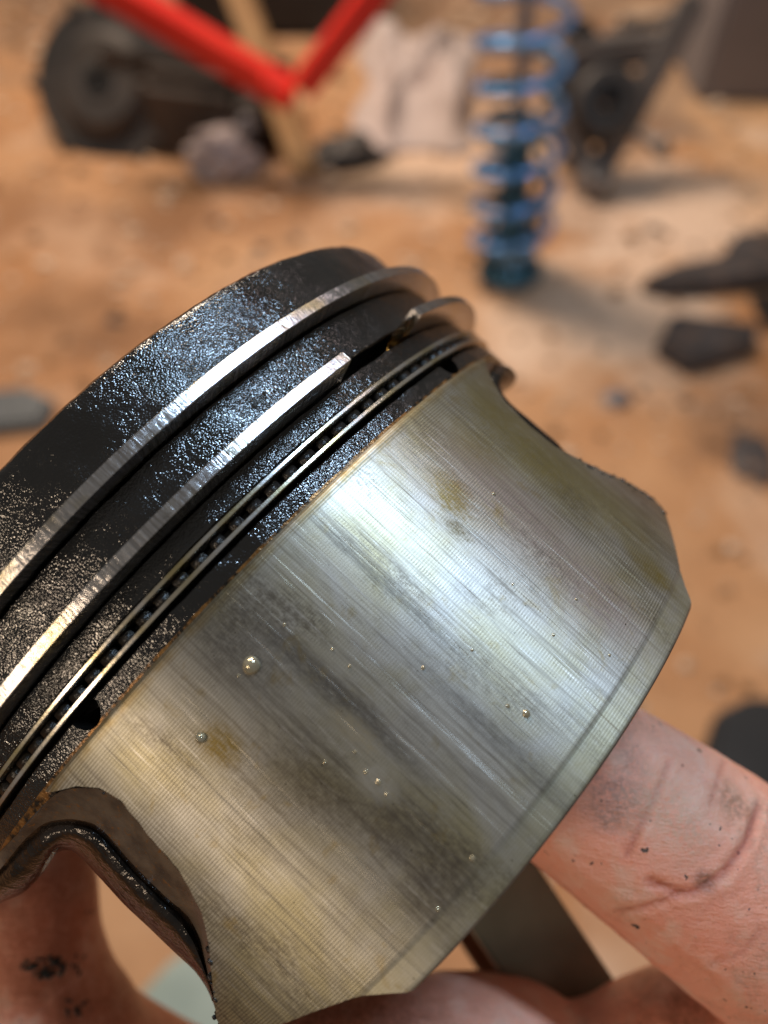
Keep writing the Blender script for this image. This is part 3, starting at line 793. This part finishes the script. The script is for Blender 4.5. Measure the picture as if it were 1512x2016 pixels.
# creases of the finger joints, laid on the modelled surface
bvh = BVHTree.FromPolygons([Vector(c) for c in co], [tuple(p.vertices) for p in hmesh.polygons])
crease = np.zeros(nv); disp = np.zeros(nv)
def crease_line(px, width, depth, tint=1.0):
    pts = []
    for (x0, y0), (x1, y1) in zip(px, px[1:]):
        for f in np.linspace(0, 1, 14):
            d = Vector((((x0 + (x1 - x0) * f) - 756) / FPX, -((y0 + (y1 - y0) * f) - 1008) / FPX, -1)).normalized()
            h = bvh.ray_cast(Vector((0, 0, 0)), d)[0]
            if h is not None: pts.append(h)
    if not pts: return
    A = np.array([tuple(p) for p in pts])
    lo, hi = A.min(0) - .004, A.max(0) + .004
    idx = np.where(((co > lo) & (co < hi)).all(1))[0]
    D = np.sqrt(((co[idx][:, None, :] - A[None]) ** 2).sum(2)).min(1) / MM
    g = np.exp(-(D / width) ** 2)
    disp[idx] -= g * depth * MM
    disp[idx] += np.exp(-((D - 1.9 * width) / width) ** 2) * depth * .35 * MM
    crease[idx] = np.maximum(crease[idx], np.exp(-(D / (width * .9)) ** 2) * tint)
crease_line([(1318, 1500), (1290, 1570), (1255, 1640), (1235, 1685)], .32, .34, .9)
crease_line([(1495, 1590), (1470, 1660), (1425, 1720), (1370, 1755), (1340, 1757), (1280, 1735)], .42, .42)
crease_line([(1340, 1760), (1270, 1785), (1215, 1795)], .35, .25, .7)
crease_line([(1425, 1500), (1405, 1560), (1400, 1580)], .3, .2, .6)
crease_line([(1500, 1830), (1460, 1880), (1400, 1900)], .3, .15, .4)
for k in range(26):                                    # fine skin lines across and along the finger
    x0, y0 = random.uniform(1200, 1490), random.uniform(1500, 1960); a = random.choice((2.1, 2.3, .65, .8)) + random.uniform(-.25, .25); L_ = random.uniform(25, 70)
    crease_line([(x0, y0), (x0 + math.cos(a) * L_, y0 + math.sin(a) * L_), (x0 + math.cos(a + .2) * 1.8 * L_, y0 + math.sin(a + .2) * 1.8 * L_)], .24, .07, .18)
for k in range(14):
    x0, y0 = random.uniform(0, 190), random.uniform(1760, 2010); a = random.choice((.1, -.2, .3)) + random.uniform(-.2, .2); L_ = random.uniform(20, 50)
    crease_line([(x0, y0), (x0 + math.cos(a) * L_, y0 + math.sin(a) * L_)], .26, .07, .2)
co2 = co + no * disp[:, None]
for i in np.where(np.linalg.norm(co - np.array([.035, -.037, -.075]), axis=1) < .05)[0]:
    p = Vector(co[i]) * 1000
    co2[i] += no[i] * MM * (.10 * noise.noise(p * .35) + .035 * noise.noise(p * 1.1))
hmesh.vertices.foreach_set('co', co2.astype(np.float32).ravel())
at = hmesh.attributes.new('crease', 'FLOAT', 'POINT'); at.data.foreach_set('value', crease.astype(np.float32))
hmesh.update()
def on_hand(px, py):
    d = Vector(((px - 756) / FPX, -(py - 1008) / FPX, -1)).normalized()
    return bvh.ray_cast(Vector((0, 0, 0)), d)[0]
GRIME_AND_SHADE = []  # grease marks, plus large red-brown spots painting shade on thumb and lower finger
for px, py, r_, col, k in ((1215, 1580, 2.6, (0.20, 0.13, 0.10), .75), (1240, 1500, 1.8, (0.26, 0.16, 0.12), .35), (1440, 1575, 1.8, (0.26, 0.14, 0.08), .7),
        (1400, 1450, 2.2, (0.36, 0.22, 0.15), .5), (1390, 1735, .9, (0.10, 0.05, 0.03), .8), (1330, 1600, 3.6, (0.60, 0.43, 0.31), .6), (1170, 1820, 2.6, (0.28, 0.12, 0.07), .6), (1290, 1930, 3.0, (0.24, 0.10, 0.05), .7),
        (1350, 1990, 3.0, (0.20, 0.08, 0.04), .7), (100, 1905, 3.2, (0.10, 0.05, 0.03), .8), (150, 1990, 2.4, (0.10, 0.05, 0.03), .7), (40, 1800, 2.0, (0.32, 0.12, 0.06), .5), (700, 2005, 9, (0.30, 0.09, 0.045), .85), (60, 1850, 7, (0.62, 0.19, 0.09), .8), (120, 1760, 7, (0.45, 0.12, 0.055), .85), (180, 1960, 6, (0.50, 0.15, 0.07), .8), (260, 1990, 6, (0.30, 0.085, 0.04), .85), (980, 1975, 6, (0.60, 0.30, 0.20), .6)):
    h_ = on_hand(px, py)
    if h_ is not None: GRIME_AND_SHADE.append((tuple(h_ * 1000), r_, col, k))
M_SKIN = mat_skin(GRIME_AND_SHADE)
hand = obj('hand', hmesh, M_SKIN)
hand.matrix_world = CM
tag(hand, 'bare greasy hand holding the piston from below, fingers reaching inside', 'hand')

sp = []
for cx, cy, n_, r_, s_ in ((95, 1905, 34, 26, .34), (140, 1900, 14, 30, .22), (150, 1985, 16, 24, .26), (60, 1905, 10, 16, .2), (185, 1800, 5, 20, .12)):
    for k in range(n_):
        a = random.uniform(0, 6.28); r = r_ * math.sqrt(random.random())
        h = on_hand(cx + r * math.cos(a) * 1.3, cy + r * math.sin(a) * .8)
        if h is not None: sp.append((h, s_ * random.uniform(.5, 1.2)))
if sp: crumbs('grease_crumbs', sp, hand)

# ------------------------------------------------------------------ things on the floor behind
def grp(name, label, cat, loc=(0, 0, 0), group=None):
    o = empty(name, Matrix.Translation(loc)); tag(o, label, cat, group); return o
def box_bm(size, bev=.004, mat=None):
    bm = bmesh.new(); bmesh.ops.create_cube(bm, size=1, matrix=Matrix.Diagonal((*size, 1)))
    if bev: bmesh.ops.bevel(bm, geom=bm.edges[:], offset=bev, segments=2, affect='EDGES')
    if mat: bmesh.ops.transform(bm, matrix=mat, verts=bm.verts)
    return bm
def bar_bm(p, q, w, h, bev=.004, up=(0, 0, 1)):
    p, q = Vector(p), Vector(q); d = (q - p); L = d.length; d.normalize()
    x = d.cross(Vector(up)).normalized(); y = x.cross(d)
    M = Matrix((x, y, d)).transposed().to_4x4(); M.translation = (p + q) / 2
    return box_bm((w, h, L), bev, M)
def cyl_bm(p, q, r1, r2=None, seg=40, bev=.004, hole=0):
    p, q = Vector(p), Vector(q); d = (q - p); L = d.length; d.normalize()
    z = d; x = z.orthogonal().normalized(); y = z.cross(x); r2 = r1 if r2 is None else r2
    pr = [(hole if hole else .0005, 0), (r1 - bev, 0), (r1, bev), (r2, L - bev), (r2 - bev, L), (hole if hole else .0005, L)]
    bm = bmesh.new(); rr = []
    for j in range(seg):
        a = 2 * math.pi * j / seg
        rr.append([bm.verts.new(p + d * t + (x * math.cos(a) + y * math.sin(a)) * r) for r, t in pr])
    for j in range(seg):
        A, B = rr[j], rr[(j + 1) % seg]
        for i in range(len(pr)):
            k = (i + 1) % len(pr); bm.faces.new((A[i], A[k], B[k], B[i]))
    bmesh.ops.recalc_face_normals(bm, faces=bm.faces)
    return bm
def add(name, bm, mat, par, ang=40):
    o = autosmooth(obj(name, bm, mat, None), ang)
    if par is not None:
        o.parent = par; o.matrix_parent_inverse = par.matrix_world.inverted()
    return o
def tubepath(pts, r, seg=12):
    bm = bmesh.new(); rr = []
    for k, p in enumerate(pts):
        d = (pts[min(k + 1, len(pts) - 1)] - pts[max(k - 1, 0)]).normalized()
        x = d.cross(Vector((0, 0, 1))).normalized(); y = x.cross(d)
        rr.append([bm.verts.new(p + x * (r * math.cos(t)) + y * (r * math.sin(t))) for t in np.linspace(0, 2 * math.pi, seg + 1)[:-1]])
    for A, B in zip(rr, rr[1:]):
        for j in range(seg): bm.faces.new((A[j], A[(j + 1) % seg], B[(j + 1) % seg], B[j]))
    bm.faces.new(rr[0][::-1]); bm.faces.new(rr[-1]); bmesh.ops.recalc_face_normals(bm, faces=bm.faces)
    return bm
def lump_bm(c, sx, sy, sz, amp=.25, freq=1.6, sub=5, seed=0):
    bm = bmesh.new(); bmesh.ops.create_icosphere(bm, subdivisions=sub, radius=1)
    for v in bm.verts:
        n = noise.noise(v.co * freq + Vector((seed, 0, 0))) + .5 * noise.noise(v.co * freq * 2.3 + Vector((0, seed, 0)))
        k = 1 + amp * n
        v.co = Vector((v.co.x * sx * k, v.co.y * sy * k, max(v.co.z, -.6) * sz * k)) + Vector(c)
    return bm

D_IRON = mat_plain('dark_iron', (0.030, 0.026, 0.025), (0.075, 0.062, 0.055), 9, .4, .5)
D_GREY = mat_plain('grey_iron', (0.14, 0.125, 0.12), (0.24, 0.21, 0.195), 7, .5, .5)
D_BLACK = mat_plain('black_rubber', (0.010, 0.009, 0.009), (0.022, 0.019, 0.018), 8, 0, .6)
D_RED = mat_plain('red_paint', (0.62, 0.018, 0.010), (0.70, 0.030, 0.016), 5, 0, .4, .001)
D_WOOD = mat_plain('raw_wood', (0.30, 0.16, 0.065), (0.40, 0.23, 0.10), 8, 0, .7)
D_BLUE = mat_plain('blue_paint', (0.10, 0.30, 0.68), (0.28, 0.52, 0.88), 12, .55, .24, .002, (0.03, 0.09, 0.13))
D_TEAL = mat_plain('dirty_teal', (0.03, 0.085, 0.12), (0.07, 0.19, 0.27), 14, .4, .3)
D_RAG = mat_plain('pale_rag', (0.40, 0.31, 0.28), (0.52, 0.42, 0.39), 5, 0, .8)
D_PANEL = mat_plain('grey_panel', (0.16, 0.148, 0.155), (0.21, 0.195, 0.205), 3, .2, .45)
D_CHIP = mat_plain('dark_rubber', (0.035, 0.028, 0.028), (0.075, 0.062, 0.062), 14, 0, .6, .004, (0.20, 0.12, 0.08))
D_GREEN = mat_plain('pale_green_plastic', (0.24, 0.29, 0.25), (0.32, 0.37, 0.32), 12, 0, .5)
D_SLATE = mat_plain('slate_metal', (0.05, 0.055, 0.06), (0.09, 0.095, 0.10), 9, .3, .5)

# gearbox casting
g = grp('gearbox', 'dark greasy gearbox casting with a bolted round housing', 'gearbox', floor_at(300, 330))
Yg = 1.88
hc = plane_at(205, 165, Yg); fd = Vector((-.15, -.78, .6)).normalized()
add('housing', cyl_bm(hc - fd * .14, hc, .165, .178, 56, .015), D_IRON, g)
add('cover', cyl_bm(hc, hc + fd * .03, .115, .10, 48, .008, .035), D_IRON, g)
add('bearing_bore', cyl_bm(hc + fd * .005, hc + fd * .034, .040, .040, 32, .004, .020), D_BLACK, g)
ux = fd.orthogonal().normalized(); uy = fd.cross(ux)
for k in range(7):
    a = 2 * math.pi * (k + .35 * math.sin(k * 2.1)) / 7; c = hc + (ux * math.cos(a) + uy * math.sin(a)) * .172
    add('bolt_lug', cyl_bm(c - fd * .05, c + fd * .012, .015, .013, 16, .003), D_IRON, g)
b1 = plane_at(300, 205, Yg + .02); b2 = plane_at(505, 232, Yg - .02)
add('body', bar_bm(b1, b2, .20, .22, .03), D_IRON, g)
for f in (.15, .4, .65, .9):
    c = b1.lerp(b2, f); add('cooling_rib', bar_bm(c + Vector((0, -.02, -.13)), c + Vector((0, -.02, .13)), .014, .25, .004, (1, 0, 0)), D_IRON, g)
e1 = plane_at(488, 245, Yg - .12)
add('shaft_end', cyl_bm(e1 + Vector((0, .12, 0)), e1, .045, .040, 28, .006), D_IRON, g)
add('shaft_tip', cyl_bm(e1, e1 + Vector((0, -.03, .012)), .022, .020, 24, .003), D_PANEL, g)

# red V frame, wooden stick, dark block behind
Yr = 1.70
r = grp('red_frame', 'red painted square-tube V frame leaning over the gearbox', 'frame', floor_at(578, 300))
ap = plane_at(578, 190, Yr); la = plane_at(150, -62, Yr + .06); ra = plane_at(800, -95, Yr + .05)
add('tube', bar_bm(ap, la, .05, .072, .004, (0, 1, 0)), D_RED, r)
add('tube', bar_bm(ap + Vector((.02, -.004, .02)), ra, .05, .068, .004, (0, 1, 0)), D_RED, r)
add('gusset', bar_bm(plane_at(520, 150, Yr - .045), plane_at(572, 196, Yr - .045), .014, .07, .003, (0, 1, 0)), D_RED, r)
w = obj('wooden_stick', bar_bm(floor_at(606, 345), plane_at(452, -60, 2.05), .055, .05, .005, (0, 1, 0)), D_WOOD)
autosmooth(w); tag(w, 'plain wooden stick leaning up behind the point of the red V frame', 'stick')
k_ = grp('engine_block', 'black block in the gap between the two red tubes', 'engine block', floor_at(520, 90))
kb = floor_at(530, 95)
add('block', box_bm((.52, .30, .42), .02, Matrix.Translation(kb + Vector((0, .22, .21)))), D_BLACK, k_)
for dx in (-.17, -.06, .05, .16):
    add('cylinder_barrel', cyl_bm(kb + Vector((dx, .22, .40)), kb + Vector((dx, .22, .47)), .045, .045, 24, .004, .034), D_IRON, k_)

# blue spring strut
fb = floor_at(1002, 545)
st_ = grp('spring_strut', 'blue coil spring strut standing upright beside the grey suspension arm', 'spring', fb)
lean = Vector((-.06, .10, 1)).normalized()
Hs, Rs = .64, .072
ax1 = lean.orthogonal().normalized(); ax2 = lean.cross(ax1)
N = 360
pts = [fb + lean * (.055 + Hs * k / N) + (ax1 * math.cos(k * 2 * math.pi * 9.5 / N) + ax2 * math.sin(k * 2 * math.pi * 9.5 / N)) * Rs for k in range(N + 1)]
add('spring', tubepath(pts, .0085), D_BLUE, st_)
add('damper_tube', cyl_bm(fb + lean * .02, fb + lean * .26, .030, .028, 32, .004), D_TEAL, st_)
add('damper_rod', cyl_bm(fb + lean * .25, fb + lean * .72, .011, .011, 20, .002), D_PANEL, st_)
add('lower_seat', cyl_bm(fb + lean * .005, fb + lean * .04, .066, .060, 40, .008), D_TEAL, st_)
add('adjuster_collar', cyl_bm(fb + lean * .052, fb + lean * .085, .050, .050, 32, .004), D_BLUE, st_)
pts2 = [fb + lean * (.06 + .34 * k / N) + (ax1 * math.cos(2 + k * 2 * math.pi * 7.0 / N) + ax2 * math.sin(2 + k * 2 * math.pi * 7.0 / N)) * (.05 + .004 * math.sin(k * .21)) for k in range(N + 1)]
add('helper_spring', tubepath(pts2, .006), D_TEAL, st_)
add('upper_seat', cyl_bm(fb + lean * .68, fb + lean * .71, .07, .07, 40, .006), D_TEAL, st_)

# suspension arm
Ya = 1.66
sa = grp('suspension_arm', 'grey forged suspension arm with bush eyes beside the blue spring', 'suspension arm', floor_at(1190, 385))
def pa(x, y, dy=0): return plane_at(x, y, Ya + dy)
add('beam', bar_bm(pa(1165, 365, -.02), pa(1370, -10, .10), .055, .045, .012, (0, 1, 0)), D_GREY, sa)
add('beam', bar_bm(pa(1168, 358, -.01), pa(1105, 215, .05), .05, .05, .012, (0, 1, 0)), D_GREY, sa)
add('beam', bar_bm(pa(1105, 225, .05), pa(1150, 40, .12), .06, .05, .012, (0, 1, 0)), D_IRON, sa)
add('cross_beam', bar_bm(pa(1110, 110, .09), pa(1320, 90, .09), .06, .05, .012, (0, 1, 0)), D_GREY, sa)
c = pa(1190, 205, .02)
add('bush_eye', cyl_bm(c + Vector((0, .05, -.03)), c + Vector((0, -.03, .02)), .075, .070, 40, .008, .034), D_IRON, sa)
add('bush', cyl_bm(c + Vector((0, .04, -.026)), c + Vector((0, -.02, .012)), .034, .033, 32, .003, .012), D_BLACK, sa)
c = pa(1170, 355, -.04)
add('ball_joint', cyl_bm(c + Vector((0, .02, -.03)), c + Vector((0, -.02, .03)), .042, .034, 32, .006, .012), D_GREY, sa)

# grey cabinet and dark post on the right
q = floor_at(1440, 205)
cb = grp('metal_case', 'large dull grey metal case standing behind the suspension arm', 'case', q)
add('shell', box_bm((.46, .30, .55), .012, Matrix.Translation(q + Vector((.14, .16, .275)))), D_PANEL, cb)
add('lid_seam', box_bm((.465, .305, .012), .003, Matrix.Translation(q + Vector((.14, .16, .44)))), D_IRON, cb)
add('latch', box_bm((.05, .02, .06), .004, Matrix.Translation(q + Vector((.10, .004, .43)))), D_GREY, cb)
pb = floor_at(1508, 640)
po_ = grp('steel_post', 'dark square steel post on a foot plate next to the rubber blocks', 'post', pb)
add('tube', bar_bm(pb + Vector((.03, .03, .012)), pb + Vector((.09, .20, .60)), .05, .05, .004, (0, 1, 0)), D_IRON, po_)
add('foot_plate', box_bm((.12, .10, .012), .002, Matrix.Translation(pb + Vector((.05, .03, .006)))), D_IRON, po_)

# rubber blocks
def slab(name, label, cat, poly, h, mat):
    pts = [floor_at(*p) for p in poly]; c = sum(pts, Vector()) / len(pts)
    bm = bmesh.new()
    lo = [bm.verts.new(p) for p in pts]; hi = [bm.verts.new(p + Vector((0, 0, h)) + (c - p) * .08) for p in pts]
    bm.faces.new(lo[::-1]); bm.faces.new(hi)
    for i in range(len(pts)): bm.faces.new((lo[i], lo[(i + 1) % len(pts)], hi[(i + 1) % len(pts)], hi[i]))
    bmesh.ops.recalc_face_normals(bm, faces=bm.faces)
    bmesh.ops.bevel(bm, geom=bm.edges[:], offset=.006, segments=2, affect='EDGES')
    o = autosmooth(obj(name, bm, mat)); return tag(o, label, cat)
slab('rubber_block', 'long dark rubber piece with a pointed end, touching the steel post', 'rubber', [(1250, 575), (1320, 545), (1410, 528), (1445, 480), (1530, 470), (1530, 570), (1400, 585), (1300, 590)], .035, D_CHIP)
slab('rubber_block', 'short blocky dark rubber piece lying apart from the long pointed one', 'rubber', [(1282, 700), (1310, 640), (1400, 650), (1490, 665), (1480, 705), (1400, 730), (1350, 745)], .035, D_CHIP)
slab('rubber_block', 'dark flat mat lying on the floor beyond the pointing finger', 'mat', [(1372, 1500), (1400, 1410), (1470, 1375), (1640, 1400), (1640, 1700), (1480, 1640)], .02, D_BLACK).name = 'rubber_mat'
slab('metal_bar', 'short slate grey metal bar on the floor beside the piston crown', 'bar', [(-120, 790), (60, 772), (120, 800), (95, 850), (-20, 862), (-120, 870)], .02, D_SLATE)
slab('plastic_sheet', 'pale green plastic sheet on the floor seen through the gap beside the thumb', 'sheet', [(270, 1960), (345, 1880), (480, 1830), (560, 2100), (500, 2300), (200, 2300)], .006, D_GREEN)

# rags and scraps
def cloth_bm(corners, h=.03, n=46, seed=0):
    bm = bmesh.new(); P = [floor_at(*p) for p in corners]; G = []
    for i in range(n + 1):
        row = []
        for j in range(n + 1):
            u, v_ = i / n, j / n
            p = (P[0] * (1 - u) + P[1] * u) * (1 - v_) + (P[3] * (1 - u) + P[2] * u) * v_
            e = min(u, 1 - u, v_, 1 - v_)
            p = p + Vector((noise.noise((u * 3, v_ * 3, seed)), noise.noise((u * 3, v_ * 3, seed + 5)), 0)) * .05
            p.z = .004 + h * min(1, e * 5) * (1 + 1.2 * noise.noise((u * 4.5, v_ * 3.0, seed + 9)) + .5 * noise.noise((u * 11, v_ * 9, seed)))
            row.append(bm.verts.new(p))
        G.append(row)
    for i in range(n):
        for j in range(n): bm.faces.new((G[i][j], G[i + 1][j], G[i + 1][j + 1], G[i][j + 1]))
    r_ = bmesh.ops.extrude_face_region(bm, geom=bm.faces[:])
    for v in r_['geom']:
        if isinstance(v, bmesh.types.BMVert): v.co.z += .003
    bmesh.ops.recalc_face_normals(bm, faces=bm.faces)
    return bm
tag(obj('cloth', cloth_bm([(690, 310), (935, 300), (925, 75), (715, 60)], .05), D_RAG), 'pale cloth spread out between the red frame and the blue spring', 'cloth')
c = floor_at(440, 345)
tag(obj('rag', lump_bm(c + Vector((0, .03, .03)), .075, .07, .055, .4, 1.7, 5, 8), D_RAG), 'small pale crumpled rag in front of the gearbox', 'rag')
c = floor_at(680, 330)
tag(obj('casting_scrap', lump_bm(c + Vector((0, .03, .015)), .085, .05, .035, .5, 1.9, 4, 12), D_IRON), 'dark lumpy scrap of metal at the foot of the wooden stick', 'scrap')
c = floor_at(1212, 790)
tag(obj('pebble', lump_bm(c + Vector((0, 0, .006)), .022, .018, .012, .3, 1.5, 4, 15), D_PANEL), 'small grey pebble alone on the bare floor', 'pebble')
c = floor_at(1478, 905)
tag(obj('leaf_scrap', lump_bm(c + Vector((0, 0, .004)), .03, .05, .008, .5, 1.5, 4, 19), D_CHIP), 'thin brown scrap lying on the floor below the rubber blocks', 'scrap')

# loose parts in the clutter
for px, py, a, L_, lab in ((1235, 60, .4, .16, 'grey bolt with hex head lying near the metal case'), (1120, 330, 1.2, .12, 'grey bolt with hex head lying at the foot of the suspension arm'), (1290, 300, 2.0, .13, 'grey bolt with hex head lying beyond the long rubber piece')):
    p = floor_at(px, py); d = Vector((math.cos(a), math.sin(a), 0))
    b_ = grp('bolt', lab, 'bolt', p, 'loose bolts on the floor')
    add('shank', cyl_bm(p + Vector((0, 0, .016)), p + Vector((0, 0, .016)) + d * L_, .012, .012, 20, .002), D_GREY, b_)
    add('head', cyl_bm(p + Vector((0, 0, .02)) - d * .022, p + Vector((0, 0, .02)), .024, .024, 6, .002), D_GREY, b_)

V, F = [], []
gr = random.Random(5)
base_t = [(1, 0, 0), (0, 1, 0), (-1, 0, 0), (0, -1, 0), (0, 0, 1), (0, 0, -1)]
base_f = [(0, 1, 4), (1, 2, 4), (2, 3, 4), (3, 0, 4), (1, 0, 5), (2, 1, 5), (3, 2, 5), (0, 3, 5)]
MIX = []
for k in range(2600):
    y = .15 + 2.6 * gr.random() ** 1.1; x = gr.uniform(-.75, .75) * (.45 + y * .45)
    r_ = .0028 * (1 + 4.5 * gr.random() ** 4) * (.5 + y * .35)
    n0 = len(V); a = gr.uniform(0, 6.28); m = 0 if k % 12 == 0 else 1 + k % 2
    for bx, by, bz in base_t:
        q = 1 + .5 * (gr.random() - .5)
        V.append((x + (bx * math.cos(a) - by * math.sin(a)) * r_ * q * 1.3, y + (bx * math.sin(a) + by * math.cos(a)) * r_ * q, max(0.0005, r_ * .35 + bz * r_ * .6 * q)))
    for f in base_f: F.append(tuple(n0 + i for i in f)); MIX.append(m)
gm = pydata('floor_grit', V, F, None, MIX)
go = obj('floor_grit', gm, [D_CHIP, mat_plain('brown_grit', (0.16, 0.075, 0.03), (0.30, 0.15, 0.06), 30, 0, .8), mat_plain('pale_grit', (0.50, 0.34, 0.22), (0.72, 0.54, 0.40), 30, 0, .8)], None, smooth=False)
tag(go, 'grit and crumbs strewn over the dusty floor', 'grit', None, 'stuff')
